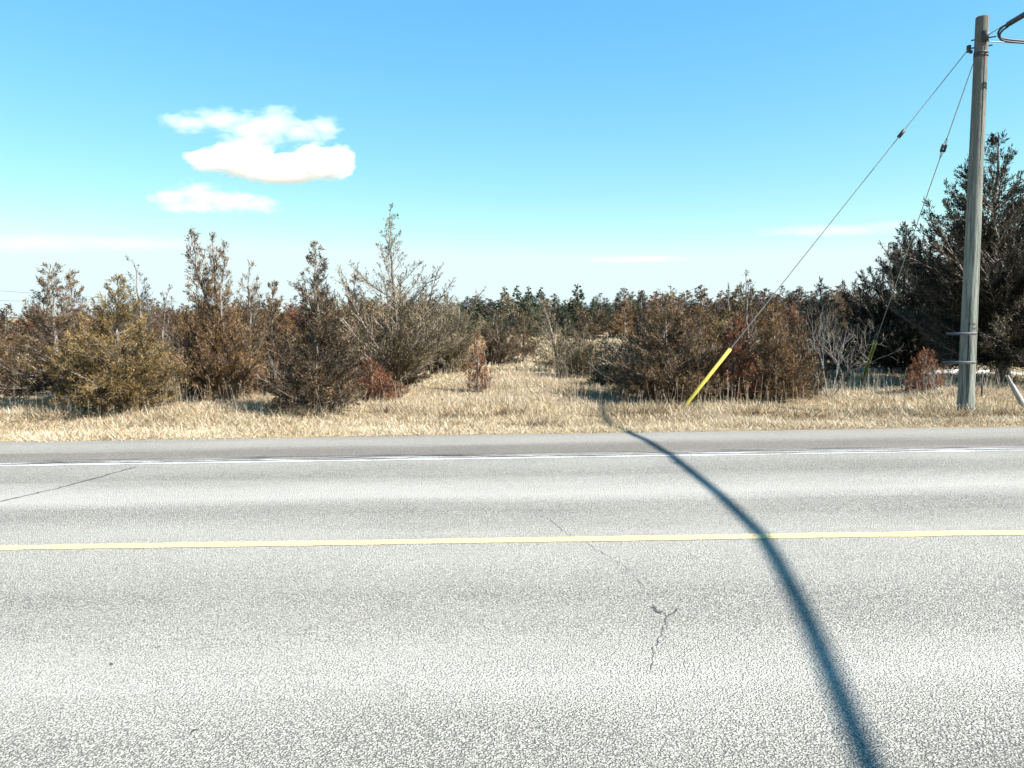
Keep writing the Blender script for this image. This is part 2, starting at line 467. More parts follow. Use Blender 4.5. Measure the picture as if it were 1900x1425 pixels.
def cedar_meshes(seed, H, Rad, prof='cone', nbr=110, sub=8.0, dens=75, leaf=(.045, .10), lw=.0072, asc=(35, 60), clear=.04,
                 leaders=((0, 0, 1.0),), lean=(0, 0), gap=0.04, bare=.18, trunk_r=None, branch_r=1.0, jit=.35):
    """returns (wood mesh, foliage mesh) of a red cedar standing at the origin"""
    rng = np.random.default_rng(seed)
    pr = np.array(PROF[prof]); 
    G = Geo()
    LA, LB, LR0, LR1 = [], [], [], []
    sp, sd, sl, st = [], [], [], []        # sprig point, direction, length, tint
    trunk_r = trunk_r or (.018+H*.016)
    for li, (lx, ly, hf) in enumerate(leaders):
        h = H*hf
        n = 14
        tt = np.linspace(0, 1, n)
        wob = np.cumsum(rng.normal(0, .012*h, (n, 2)), 0)*tt[:, None]
        bend = tt**.7 if (lx or ly) else tt
        path = np.column_stack([lx*bend+lean[0]*tt*h+wob[:, 0], ly*bend+lean[1]*tt*h+wob[:, 1], tt*h])
        rr = trunk_r*(hf**.8)*(1-tt*.93)*(1+.25*np.exp(-tt*20))
        path[0, 2] -= .12
        G.tube(path, rr, 7 if li == 0 else 5)
        def trunk_at(z):
            return np.column_stack([np.interp(z, path[:, 2], path[:, 0]), np.interp(z, path[:, 2], path[:, 1]), z])
        m = int(nbr*(hf if li == 0 else hf*.55))
        # tips drawn along the height, weighted to the wider zones
        tg = np.linspace(0.01, 1, 400)
        wgt = np.interp(tg, pr[:, 0], pr[:, 1])**.6+.12
        cdf = np.cumsum(wgt); cdf /= cdf[-1]
        tz = np.interp((np.arange(m)+rng.random(m))/m, cdf, tg)
        rw = Rad*(1.0 if len(leaders) == 1 else .72)
        rad = np.interp(tz, pr[:, 0], pr[:, 1])*rw*(1-jit+jit*1.35*rng.random(m))*np.where(rng.random(m) < .16, 1.28, 1.0) + .02
        az = np.arange(m)*2.39996 + rng.normal(0, .5, m) + li*1.1
        a = np.radians(np.interp(tz, [0, 1], asc)+rng.normal(0, 7, m))
        bz = np.maximum(tz*h - rad*np.tan(a), clear*h*(.6+.8*rng.random(m)))
        tip_z = np.maximum(tz*h, clear*h*.6+.03)
        base = trunk_at(np.minimum(bz, h*.985))
        c0 = trunk_at(np.minimum(tip_z, h))
        tip = np.column_stack([c0[:, 0]+np.cos(az)*rad, c0[:, 1]+np.sin(az)*rad, tip_z])
        # gaps: skip some branch sectors
        for i in range(m):
            if rng.random() < gap: continue
            A, B = base[i], tip[i]
            L = np.linalg.norm(B-A)
            C = A*.45+B*.55 + np.array([0, 0, -.12*L*(1 if tip_z[i] > bz[i]+.1 else -.3)]) + rng.normal(0, .05*L, 3)
            s = np.linspace(0, 1, 6)[:, None]
            Q = A*(1-s)**2 + 2*C*s*(1-s) + B*s*s
            br = (.0035+.0075*L)*branch_r
            LA.append(Q[:-1]); LB.append(Q[1:])
            rr = br*(1-np.linspace(0, 1, 6)*.8)
            LR0.append(rr[:-1]); LR1.append(rr[1:])
            k = max(3, int(L*sub+2+rng.random()*2))
            ss = .12+.88*(np.arange(k)+rng.random(k))/k
            P = A*((1-ss)**2)[:, None] + C*(2*ss*(1-ss))[:, None] + B*(ss**2)[:, None]
            tan = unit((C-A)*(1-ss)[:, None] + (B-C)*ss[:, None])
            rnd = rng.normal(0, 1, (k, 3)); rnd[:, 2] *= .6
            dirs = unit(tan*.95 + unit(rnd)*.75 + UP*.22)
            ll = (.10+.30*L)*(1.12-ss)*(.6+.7*rng.random(k))+.05
            E = P+dirs*ll[:, None]
            # sub-branch tubes
            LA.append(P); LB.append(E); LR0.append(np.full(k, br*.42)); LR1.append(np.full(k, .0012))
            btint = rng.random()*.55
            # twigs of third order
            for j in range(k):
                lj = ll[j]
                dead = rng.random() < bare*(1.6-1.4*ss[j])
                if dead: continue
                nk = max(3, int(lj*dens*1.5*(.7+.6*rng.random())))
                u = (.12+.9*rng.random(nk))
                ax = unit(dirs[j]+rng.normal(0, .12, 3))
                off = rng.normal(0, .022+.05*lj, (nk, 3))*(1.05-u*.6)[:, None]
                pp = P[j]+dirs[j]*(lj*u)[:, None]+off
                dd = unit(ax[None]*.8+rng.normal(0, .42, (nk, 3))+UP*.18)
                sp.append(pp); sd.append(dd)
                sl.append(leaf[0]+(leaf[1]-leaf[0])*rng.random(nk))
                st.append(np.clip(btint+.25*rng.random()+.35*rng.random(nk)-.1, 0, 1))
            # tip tuft
            nk = max(4, int(dens*.12))
            u = rng.random(nk)*.22
            sp.append(B-(B-C)*u[:, None]*.5+rng.normal(0, .012, (nk, 3))); sd.append(unit(unit(B-C)[None]+rng.normal(0, .35, (nk, 3))))
            sl.append(leaf[0]+(leaf[1]-leaf[0])*rng.random(nk)); st.append(np.clip(btint+.3*rng.random(nk)+.1, 0, 1))
        # leader tip
        nk = 14
        u = .9+.1*rng.random(nk)
        sp.append(trunk_at(u*h)); sd.append(unit(rng.normal(0, .4, (nk, 3))+UP)); sl.append(np.full(nk, leaf[1])); st.append(rng.random(nk))
    A, B = np.concatenate(LA), np.concatenate(LB)
    V, F = tubes_batch(A, B, np.concatenate(LR0), np.concatenate(LR1))
    G.add(V, F)
    wood = G.mesh('wood', False); wood.materials.append(M_bark)
    sp, sd, sl, st = np.concatenate(sp), np.concatenate(sd), np.concatenate(sl), np.concatenate(st)
    keep = sp[:, 2] > .02; sp, sd, sl, st = sp[keep], sd[keep], sl[keep], st[keep]
    n = len(sp)
    Wd = unit(np.cross(sd, rng.normal(0, 1, (n, 3))))*(lw*(.7+.7*rng.random(n)))[:, None]
    mid = sp+sd*(sl*.45)[:, None]
    V = np.stack([sp, mid+Wd, sp+sd*sl[:, None], mid-Wd], 1).reshape(-1, 3)
    F = np.arange(n*4).reshape(n, 4)
    fol = np_mesh('foliage', V, F, {'tint': np.repeat(st, 4)}); fol.materials.append(M_needle)
    return wood, fol

TRIS = [0]
def put_tree(name, loc, wood, fol, label, cat, group, color, rz=0.0, sc=(1, 1, 1)):
    r = empty(name, loc); tag(r, label, cat, group)
    r.rotation_euler = (0, 0, rz); r.scale = sc
    if wood is not None:
        link_mesh('trunk', wood, None, r)
    if fol is not None:
        c = link_mesh('crown', fol, None, r); c.color = color
    return r

BROWN = (.160, .096, .046, .8); OLIVE = (.175, .120, .047, .75); DARK = (.036, .037, .027, .25); DKBR = (.095, .065, .038, .55)
RUST = (.17, .072, .038, .4); GREYOL = (.165, .130, .076, .4); GREEN = (.058, .070, .038, .1); BLUEDK = (.07, .07, .06, .2)
MIDBR = (.130, .086, .047, .65)
CED = 'red cedars'
FRONT = [
 # label, base px, top px, half width px, colour, options
 ('dark spreading cedar at the left edge with a bare trunk foot', (105, 752), (85, 490), 106, DKBR, dict(prof='wide', asc=(2, 38), clear=.14, nbr=120, gap=.08, trunk_r=.085, dens=80)),
 ('slim pointed cedar close behind the spreading dark one on the left', (146, 733), (132, 498), 44, BROWN, dict(prof='column', nbr=70, asc=(25, 55))),
 ('golden olive cedar with broad skirt reaching the grass on the left', (225, 760), (205, 512), 122, OLIVE, dict(prof='wide', asc=(4, 45), nbr=150, dens=85, clear=.05)),
 ('thin see-through bluish cedar top behind the golden olive cedar', (275, 722), (262, 482), 46, BLUEDK, dict(prof='stem', nbr=52, gap=.1, bare=.3, dens=45)),
 ('small wispy cedar top right of the thin bluish one', (305, 715), (291, 533), 34, DKBR, dict(prof='stem', nbr=40, bare=.3, dens=45)),
 ('tall bushy brown cedar with three spiky tops', (408, 742), (365, 424), 104, BROWN, dict(prof='spire', leaders=((-.42, 0, 1.0), (.0, .2, .96), (.36, -.1, .92)), nbr=120, asc=(30, 66), dens=70)),
 ('narrow sparse cedar with pale stem right of the three-topped cedar', (464, 735), (458, 487), 42, MIDBR, dict(prof='stem', nbr=46, bare=.25, dens=50)),
 ('short ragged brown cedar left of the dark pointed cedar', (505, 730), (508, 522), 60, BROWN, dict(prof='cone', nbr=90)),
 ('dark pointed cedar with skirt of low branches in front row', (585, 762), (570, 448), 98, DKBR, dict(prof='spire', nbr=155, asc=(8, 55), dens=80)),
 ('rounded brown cedar filling between dark pointed cedar and tallest one', (655, 728), (652, 512), 78, MIDBR, dict(prof='cone', nbr=120)),
 ('tallest sparse cedar with open vase-shaped limbs beside the clearing', (738, 724), (718, 378), 128, GREYOL, dict(prof='vase', nbr=100, asc=(38, 52), bare=.3, dens=48, sub=8, jit=.45, clear=.07, trunk_r=.075, branch_r=1.3)),
 ('low leaning olive cedar under the tallest one beside the clearing', (828, 690), (838, 545), 62, GREYOL, dict(prof='mound', nbr=110, asc=(35, 60), lean=(.12, 0))),
 ('rusty low dead shrub at the foot of the tallest cedar', (705, 742), (690, 668), 42, RUST, dict(prof='mound', nbr=60, asc=(35, 65), bare=.2)),
 ('small reddish sapling alone in the dry grass clearing', (886, 728), (884, 622), 21, RUST, dict(prof='tier', nbr=34, asc=(35, 62), dens=70, leaf=(.05, .1))),
 ('orange brown cedar cut off by the left picture edge', (-22, 735), (-25, 590), 62, BROWN, dict(prof='mound', nbr=90)),
 ('dark bushy cedar in middle of the clearing far end', (925, 676), (926, 590), 42, DKBR, dict(prof='mound', nbr=70)),
 ('thin-stemmed cedar at the clearing far end, just left of the pale leaning one', (972, 672), (968, 575), 38, MIDBR, dict(prof='cone', nbr=60, clear=.2)),
 ('pale sparse leaning cedar at right end of the clearing', (1038, 690), (1015, 548), 52, GREYOL, dict(prof='cone', nbr=80, bare=.3, dens=50, asc=(38, 60), clear=.1)),
 ('low grey olive bush leaning right of the clearing', (1072, 700), (1085, 612), 44, GREYOL, dict(prof='mound', nbr=80, asc=(35, 60), lean=(.2, 0))),
 ('wide dark cedar with orange-brown top at right of the clearing', (1236, 742), (1240, 545), 116, MIDBR, dict(prof='wide', nbr=170, asc=(5, 48), dens=70, clear=.07, jit=.45)),
 ('very dark low cedar boughs left of the orange-topped cedar', (1165, 716), (1150, 622), 72, DARK, dict(prof='mound', nbr=90, asc=(15, 40))),
 ('dark narrow pointed cedar top behind the orange-topped cedar', (1186, 690), (1186, 541), 34, DARK, dict(prof='spire', nbr=80)),
 ('brown cedar behind the leaning yellow guard', (1312, 735), (1300, 572), 60, BROWN, dict(prof='cone', nbr=110)),
 ('reddish brown cedar right of the leaning yellow guard', (1352, 742), (1365, 585), 56, RUST[:3]+(.6,), dict(prof='cone', nbr=100)),
 ('sparse thin cedar leader poking above the right-hand brown thicket', (1395, 730), (1393, 510), 34, DKBR, dict(prof='stem', nbr=46, bare=.2, dens=50)),
 ('short thin cedar tip left of the sparse thin leader', (1366, 715), (1364, 527), 20, DKBR, dict(prof='stem', nbr=30, bare=.2, dens=50)),
 ('brown bushy cedar in the thicket between sapling leader and dark cedar', (1440, 742), (1435, 572), 62, BROWN, dict(prof='cone', nbr=120)),
 ('low dull brown cedar left of the grey bare shrub', (1484, 738), (1484, 582), 42, MIDBR, dict(prof='cone', nbr=80)),
 ('dark cedar with flat spreading top behind the grey bare shrub', (1530, 706), (1528, 515), 50, DARK, dict(prof='tier', nbr=80, asc=(5, 35))),
 ('large dark cedar left of the wooden pole', (1680, 690), (1672, 413), 98, DARK, dict(prof='full', nbr=190, asc=(22, 58), dens=90, leaf=(.05, .11), lw=.0095)),
 ('huge dark brown cedar rising behind the wooden pole', (1862, 708), (1850, 250), 168, (.046, .041, .029, .35), dict(prof='broad', nbr=240, asc=(12, 56), dens=66, sub=7.5, jit=.42, leaf=(.06, .13), lw=.011, clear=.1, trunk_r=.16)),
 ('rusty red sapling between the grey shrub and the pole', (1712, 728), (1715, 648), 32, RUST, dict(prof='tier', nbr=44, asc=(40, 66), bare=.3)),
]
for i, (label, bp, tp, hw, colr, opt) in enumerate(FRONT):
    P = ground(*bp); d = P[1]
    top = at_depth(tp[0], tp[1], d)
    z0 = float(gz(P[0], P[1]))
    H = top[2]-z0
    opt = dict(opt)
    if 'leaders' not in opt:
        lx = (top[0]-P[0])/H; le = opt.get('lean', (0, 0)); opt['lean'] = (lx, le[1])
    wood, fol = cedar_meshes(100+i, H, hw*d/FPX, **opt)
    TRIS[0] += len(wood.polygons)*2+len(fol.polygons)*2
    put_tree('red_cedar', (P[0], P[1], z0), wood, fol, label, 'tree', CED, colr)

# cedars of the belts behind: shared meshes, every tree its own object
VAR = []
for k, (pf, a, nb, dn) in enumerate([('cone', (15, 55), 80, 48), ('spire', (15, 58), 75, 48), ('mound', (15, 50), 85, 48), ('column', (20, 60), 70, 46), ('wide', (10, 50), 80, 48)]):
    VAR.append(cedar_meshes(500+k, 2.8, .95, prof=pf, asc=a, nbr=nb, dens=dn, leaf=(.07, .15), lw=.014, sub=6))
    TRIS[0] += len(VAR[-1][0].polygons)*2+len(VAR[-1][1].polygons)*2
PINE = [cedar_meshes(520+k, 5.0, 1.3, prof='cone', asc=(-5, 40), nbr=80, dens=34, leaf=(.14, .28), lw=.04, sub=4, clear=.12) for k in range(2)]
rng = np.random.default_rng(9)
COLS = [BROWN, MIDBR, DKBR, OLIVE, GREYOL, DKBR, BROWN, RUST[:3]+(.5,), DARK]
MARKS = [(-60, 'the left picture edge'), (105, 'the dark spreading cedar'), (222, 'the golden olive cedar'), (330, 'the bare grey sticks'), (405, 'the three-topped cedar'),
         (490, 'the short ragged cedar'), (580, 'the dark pointed cedar'), (655, 'the rounded brown cedar'), (735, 'the tallest open cedar'), (840, 'the leaning olive cedar'), (925, 'the lone red sapling'),
         (1025, 'the pale leaning cedar'), (1160, 'the low dark boughs'), (1240, 'the orange-topped cedar'), (1310, 'the front yellow guard'),
         (1395, 'the thin cedar leader'), (1450, 'the brown bushy cedar'), (1530, 'the flat-topped dark cedar'), (1600, 'the bare grey shrub'), (1672, 'the large dark cedar'), (1800, 'the wooden pole'), (1880, 'the huge dark cedar')]
CNAME = {}
def belt(x0, x1, rows, tops, where, group, spacing, cols=None, var=VAR, name='red_cedar', hsc=(.8, 1.15), base=2.8, cat='tree', wide=(.85, 1.4)):
    cols = cols or COLS
    for ri, Y in enumerate(rows):
        px = x0
        while px < x1:
            px += spacing*(.6+.8*rng.random())*20/Y
            if px > x1: break
            y = Y*(1+.08*rng.normal())
            x = at_depth(px, 600, y)[0]
            ty = np.interp(px, [q[0] for q in tops], [q[1] for q in tops])
            top = at_depth(px, ty, y)
            z0 = float(gz(x, y))
            hq = rng.random()
            H = max(.9, (top[2]-z0)*(hsc[0]+(hsc[1]-hsc[0])*hq))
            s = H/base
            w, f = var[rng.integers(len(var))]
            wq = rng.random()
            sw = s**.6*(wide[0]+(wide[1]-wide[0])*wq)
            ci = rng.integers(len(cols)); c = np.array(cols[ci]); c[:3] *= .85+.3*rng.random()
            word = {id(BROWN): 'brown', id(MIDBR): 'dull brown', id(DKBR): 'dark brown', id(OLIVE): 'golden olive', id(GREYOL): 'grey olive', id(DARK): 'near-black', id(GREEN): 'green'}.get(id(cols[ci]), 'reddish')
            mx, mk = min(MARKS, key=lambda q: abs(q[0]-px))
            side = 'right behind' if abs(px-mx) < 14 else 'just left of' if px < mx else 'just right of'
            ht = 'tall' if hq > .66 else 'short' if hq < .33 else 'mid-height'
            wd = 'bushy' if wq > .5 else 'slim'
            row = where[min(ri, len(where)-1)]
            for lab in ('%s %s cedar %s, %s %s' % (ht, word, row, side, mk), '%s %s cedar %s, %s %s' % (wd, word, row, side, mk), '%s, %s cedar %s, %s %s' % (ht, wd, row, side, mk)):
                if lab not in CNAME: break
            CNAME[lab] = 1
            put_tree(name, (x, y, z0-.02), w, f, lab, cat, group, tuple(c), rng.random()*6.28, (sw, sw, s))
ROWS = ['in the second row', 'in the third row', 'in the fourth row', 'in the fifth row']
belt(-60, 800, [22, 27, 36, 46], [(-60, 602), (30, 596), (120, 580), (330, 568), (420, 550), (560, 562), (700, 550), (800, 560)],
     ROWS, 'cedars massed left of the clearing', 135, hsc=(.45, 1.14), wide=(.7, 1.15))
belt(1150, 1560, [20.5, 25, 32, 42], [(1110, 590), (1200, 562), (1400, 560), (1560, 548)],
     ROWS, 'cedars massed right of the clearing', 100, hsc=(.55, 1.12), wide=(.75, 1.2))
belt(1540, 1640, [24.5], [(1560, 588), (1650, 575)], ROWS[1:], 'cedars massed right of the clearing', 70, cols=[DKBR, DARK, MIDBR], hsc=(.6, 1.1), wide=(.6, .9))
belt(1580, 1660, [28, 40], [(1580, 556), (1660, 530)], ROWS[2:], 'cedars massed right of the clearing', 90)
GR = [GREEN, DARK, GREEN, DKBR, GREYOL]
belt(855, 1120, [55, 64], [(855, 585), (960, 574), (1120, 568)],
     ['past the clearing', 'deeper past the clearing'], 'cedars beyond the clearing', 90, cols=GR, wide=(1.0, 1.7))
FAR = ['of the far treeline', 'of the farthest treeline']
belt(-80, 800, [62, 88], [(-80, 578), (60, 574), (400, 562), (850, 552)], FAR, 'cedars of the far treeline', 140, hsc=(.8, 1.2), wide=(1.4, 2.2))
belt(810, 1180, [74, 90], [(800, 556), (1180, 548)], FAR, 'cedars of the far treeline', 150, hsc=(.85, 1.2), cols=GR, wide=(1.5, 2.3))
belt(1130, 1680, [60, 88], [(1130, 546), (1300, 541), (1600, 540), (1980, 535)], FAR, 'cedars of the far treeline', 115, hsc=(.85, 1.2), wide=(1.4, 2.2))
belt(1700, 1990, [25, 30], [(1700, 560), (1990, 480)], ['close at the back', 'farther back'], 'cedars behind the pole', 140, cols=[DKBR, DARK])
PG = 'green conifers beyond the clearing'
for px, ty, Y, lab, k, sw in [
    (880, 553, 70, 'dark rounded conifer at the left end of the green row beyond the clearing', 0, 1.5),
    (935, 533, 72, 'first tall pointed green conifer of the row beyond the clearing', 0, .85),
    (958, 531, 73, 'second pointed green conifer, touching the first beyond the clearing', 1, .9),
    (980, 532, 74, 'paler middle green conifer of the row beyond the clearing', 0, .7),
    (1003, 534, 72, 'pale green conifer right of the middle one beyond the clearing', 1, .85),
    (1070, 528, 68, 'single tallest pale green conifer standing apart to the right', 0, 1.0),
    (1028, 553, 66, 'short dark conifer between the green row and the single tall one', 1, .9),
    (1048, 556, 64, 'dark stubby conifer just left of the single tall green one', 0, .8),
    (1100, 552, 66, 'lower green conifer right of the single tall one', 1, .9),
    (1130, 562, 64, 'low dark conifer where the green row ends at right', 0, .9)]:
    x = at_depth(px, 600, Y)[0]; z0 = float(gz(x, Y)); H = at_depth(px, ty, Y)[2]-z0
    s = H/5.0; sw *= 1.55
    put_tree('green_conifer', (x, Y, z0-.02), *PINE[k], lab, 'tree', PG, (.060, .072, .038, .05) if 'pale' in lab or 'tallest' in lab else GREEN, px*.7, (s*sw*.85, s*sw*.85, s))

# bare deciduous growth
def bare_mesh(seed, H, spread, stems=5, depth=4, r0=.018, n3=3, upk=.35):
    rng = np.random.default_rng(seed)
    A, B, r_a, r_b = [], [], [], []
    def grow(p, d, L, r, k):
        q = p
        for s in range(3):
            d = unit(d+rng.normal(0, .17, 3)+UP*upk*.15)
            e = q+d*L/3
            A.append(q); B.append(e); r_a.append(r*(1-.2*s)); r_b.append(r*(.8-.2*s))
            if k > 0 and s > 0:
                for _ in range(n3-1 if s == 1 else n3-1):
                    nd = unit(d+unit(rng.normal(0, 1, 3))*.75+UP*upk*.5)
                    grow(e, nd, L*(.5+.25*rng.random()), r*.55, k-1)
            q = e
    for i in range(stems):
        a = i*6.28/stems+rng.random()
        d = unit(np.array([math.cos(a)*spread, math.sin(a)*spread, 1.0]))
        grow(np.array([math.cos(a)*.05, math.sin(a)*.05, -.05]), d, H*.5*(.8+.3*rng.random()), r0, depth-1)
    V, F = tubes_batch(np.array(A), np.array(B), np.array(r_a), np.array(r_b))
    me = np_mesh('branches', V, F); me.materials.append(M_twig)
    return me
def put_bare(name, px, py, ty, me, Hm, label, cat, Y=None, group=None, sw=1.0):
    if Y is None: P = ground(px, py); Y = P[1]
    x = at_depth(px, 600, Y)[0]; z0 = float(gz(x, Y)); H = at_depth(px, ty, Y)[2]-z0
    s = H/Hm
    o = link_mesh(name, me); o.location = (x, Y, z0); o.scale = (s*sw, s*sw, s)
    tag(o, label, cat, group); return o
bz = lambda me: max(v.co.z for v in me.vertices)
bm1 = bare_mesh(31, 2.4, .8, 6, 4, .02); put_bare('bare_shrub', 1542, 735, 560, bm1, bz(bm1), 'leafless grey branching shrub just left of the far yellow guard', 'shrub', Y=17.2, sw=.86)
bm2 = bare_mesh(32, 5, .35, 2, 5, .05, 3)
put_bare('bare_tree', 1228, 600, 540, bm2, bz(bm2), 'leafless tree crown showing above the thicket, left one of two', 'tree', 75, 'bare trees above the thicket')
put_bare('bare_tree', 1258, 600, 546, bm2, bz(bm2), 'leafless tree crown showing above the thicket, smaller right one', 'tree', 80, 'bare trees above the thicket').rotation_euler[2] = 2
put_bare('bare_tree', 1332, 600, 550, bm2, bz(bm2), 'faint leafless crown on the skyline left of the thin cedar tip', 'tree', 90, 'bare trees above the thicket').rotation_euler[2] = 4
bm3 = bare_mesh(33, 1.6, .5, 6, 3, .01)
for px, py, ty, lab in [(333, 738, 600, 'tangle of bare grey sticks between golden olive and three-topped cedars'), (520, 735, 640, 'bare twiggy shrub left of the dark pointed cedar'),
                        (1305, 738, 660, 'bare twiggy shrub behind the yellow guard'), (1420, 742, 668, 'bare twiggy shrub low in the right-hand thicket'), (1745, 735, 668, 'bare twiggy shrub just left of the wooden pole')]:
    o = put_bare('bare_shrub', px, py, ty, bm3, bz(bm3), lab, 'shrub', group='bare twiggy shrubs'); o.rotation_euler[2] = px
o = put_bare('bare_shrub', 998, 796, 768, bm3, bz(bm3), 'low dark tangle of dead twigs in the verge by the road edge', 'shrub', group='bare twiggy shrubs', sw=1.6)

# ------------------------------------------------------------------ grass
rng = np.random.default_rng(21)
def field_noise(x, y, s, seed):
    f = np.random.default_rng(seed); out = np.zeros_like(x)
    for _ in range(7):
        a = f.random()*6.28; k = s*(.5+1.5*f.random())
        out += np.sin((x*math.cos(a)+y*math.sin(a)*1.5)*k+f.random()*6.28)
    return out/7
def scatter(n, y0, y1, p=1.0, side=.74, marg=2.5):
    u = rng.random(n); y = (y0**(1-p+1)+(y1**(1-p+1)-y0**(1-p+1))*u)**(1/(2-p)) if p != 2 else y0*(y1/y0)**u
    x = (rng.random(n)*2-1)*(side*y+marg)
    return x, y
def blades(x, y, h, w, lean, tint):
    n = len(x)
    z = gz(x, y) - .01
    a = rng.random(n)*6.283
    d = np.column_stack([np.cos(a)*np.sin(lean), np.sin(a)*np.sin(lean), np.cos(lean)])
    b = rng.random(n)*6.283
    s = np.column_stack([np.cos(b), np.sin(b), np.zeros(n)])*w[:, None]
    p = np.column_stack([x, y, z])
    droop = np.column_stack([np.cos(a), np.sin(a), np.zeros(n)])*(h*.25*rng.random(n))[:, None]
    e = p+d*h[:, None]+droop-np.column_stack([np.zeros((n, 2)), h*.12])
    V = np.stack([p-s, p+s, e+s*.3, e-s*.3], 1).reshape(-1, 3)
    F = np.arange(n*4).reshape(n, 4)
    return V, F, np.repeat(tint, 4)
VV, FF, TT, off = [], [], [], 0
def addb(*a):
    global off
    V, F, T = blades(*a); VV.append(V); FF.append(F+off); TT.append(T); off += len(V)
# matted verge
x, y = scatter(190000, 11.45, 14.5)
edge = 11.58+field_noise(x, y*0, 1.5, 5)*.12+field_noise(x, y*0, 9, 15)*.05
k = y > edge; x, y = x[k], y[k]; n = len(x)
cl = field_noise(x, y, 2.2, 6)
h = (.04+.08*rng.random(n))*np.clip((y-edge[k])*1.2+.45, .4, 1.25)*(1+.6*cl)
addb(x, y, h, .0028+.0038*rng.random(n), np.radians(25+60*rng.random(n)), np.clip(.55+.22*field_noise(x, y, 1.3, 7)+rng.normal(0, .3, n), 0, 1))
# tussocky grass behind
x, y = scatter(230000, 13.6, 22); n = len(x)
cl = field_noise(x, y, 1.6, 8)
k = rng.random(n) < .62+.5*cl; x, y, cl = x[k], y[k], cl[k]; n = len(x)
h = (.05+.12*rng.random(n))*(1+1.0*cl)
addb(x, y, h, .0036+.0048*rng.random(n), np.radians(12+66*rng.random(n)), np.clip(.55+.2*field_noise(x, y, .9, 9)+rng.normal(0, .3, n), 0, 1))
x, y = scatter(70000, 22, 60); n = len(x)
h = .08+.18*rng.random(n)
addb(x, y, h, .009+.010*rng.random(n), np.radians(5+60*rng.random(n)), np.clip(.6+.2*field_noise(x, y, .5, 10)+rng.normal(0, .2, n), 0, 1))
# bigger tussocks standing out of the mat
for cx, cy in [(1000, 792), (1190, 772), (1228, 768), (1165, 770), (1625, 772), (1730, 772), (945, 768), (560, 772), (300, 782), (90, 778), (1500, 776), (1400, 770), (1780, 778), (1860, 772), (720, 765), (1085, 735), (1050, 728), (840, 775)]:
    P = ground(cx, cy); n = 420
    rr = np.abs(rng.normal(0, .24, n)); aa = rng.random(n)*6.28
    x, y = P[0]+rr*np.cos(aa)*1.7, P[1]+rr*np.sin(aa)*.7
    addb(x, y, .14+.24*rng.random(n), .004+.005*rng.random(n), np.radians(10+60*rng.random(n)), np.clip(.38+rng.normal(0, .3, n), 0, 1))
me = np_mesh('dry_grass', np.concatenate(VV), np.concatenate(FF), {'tint': np.concatenate(TT)})
o = link_mesh('dry_grass', me, M_grass); tag(o, 'matted pale straw grass of the verge and clearing', 'grass', kind='stuff')
TRIS[0] += len(me.polygons)

# tall weed stalks with seed heads
N = 7500
x, y = scatter(N, 14.3, 24)
k = (field_noise(x, y, .9, 12) > -.1); x, y = x[k], y[k]; n = len(x)
h = .22+.5*rng.random(n)**2
A = np.column_stack([x, y, gz(x, y)-.02])
d = unit(np.column_stack([rng.normal(0, .16, n), rng.normal(0, .16, n), np.ones(n)]))
B = A+d*h[:, None]
V1, F1 = tubes_batch(A, B, np.full(n, .0022), np.full(n, .0012))
t1 = np.repeat(rng.random(n)*.6+.4, 6)
hd = 3
A2 = np.repeat(B, hd, 0)-np.repeat(d, hd, 0)*(rng.random(n*hd)*.12)[:, None]
D2 = unit(np.repeat(d, hd, 0)+rng.normal(0, .6, (n*hd, 3)))
V2, F2 = tubes_batch(A2, A2+D2*(.02+.05*rng.random(n*hd))[:, None], np.full(n*hd, .0034), np.full(n*hd, .0008))
me = np_mesh('weed_stalks', np.concatenate([V1, V2]), np.concatenate([F1, F2+len(V1)]), {'tint': np.concatenate([t1, np.repeat(rng.random(n*hd)*.6+.1, 6)])})
o = link_mesh('weed_stalks', me, M_weed); tag(o, 'thin dead weed stalks with seed heads in the grass', 'weeds', kind='stuff')
TRIS[0] += len(me.polygons)*2

# snow remnants
M_snow = plain('old_snow', (.62, .64, .68), .6, vary=.06, scale=5)
def snow_patch(px0, px1, py, w, seed):
    rng = np.random.default_rng(seed)
    P0, P1 = ground(px0, py), ground(px1, py)
    n, m = 60, 8
    u = np.linspace(0, 1, n)
    c = P0[None, :2]*(1-u)[:, None]+P1[None, :2]*u[:, None]
    ww = w*np.sin(u*math.pi)**.4*(.6+.5*np.convolve(rng.random(n), np.ones(5)/5, 'same'))
    P = []
    for j in range(m):
        f = j/(m-1)*2-1
        xx = c[:, 0]; yy = c[:, 1]+f*ww+np.convolve(rng.normal(0, 1, n), np.ones(7)/7, 'same')*.2
        P.append(np.column_stack([xx, yy, gz(xx, yy)-.03+.12*(1-f*f)*np.sin(u*math.pi)**.3]))
    P = np.array(P).reshape(-1, 3)
    I = (np.arange(m-1)[:, None]*n+np.arange(n-1)[None]).ravel()
    return link_mesh('snow', np_mesh('snow', P, np.stack([I, I+1, I+n+1, I+n], 1), smooth=True), M_snow)
tag(snow_patch(1585, 1690, 686, .8, 1), 'old snow patch behind the grey bare shrub', 'snow', kind='stuff')
tag(snow_patch(1690, 1905, 694, .6, 2), 'long strip of old snow behind the pole', 'snow', kind='stuff')

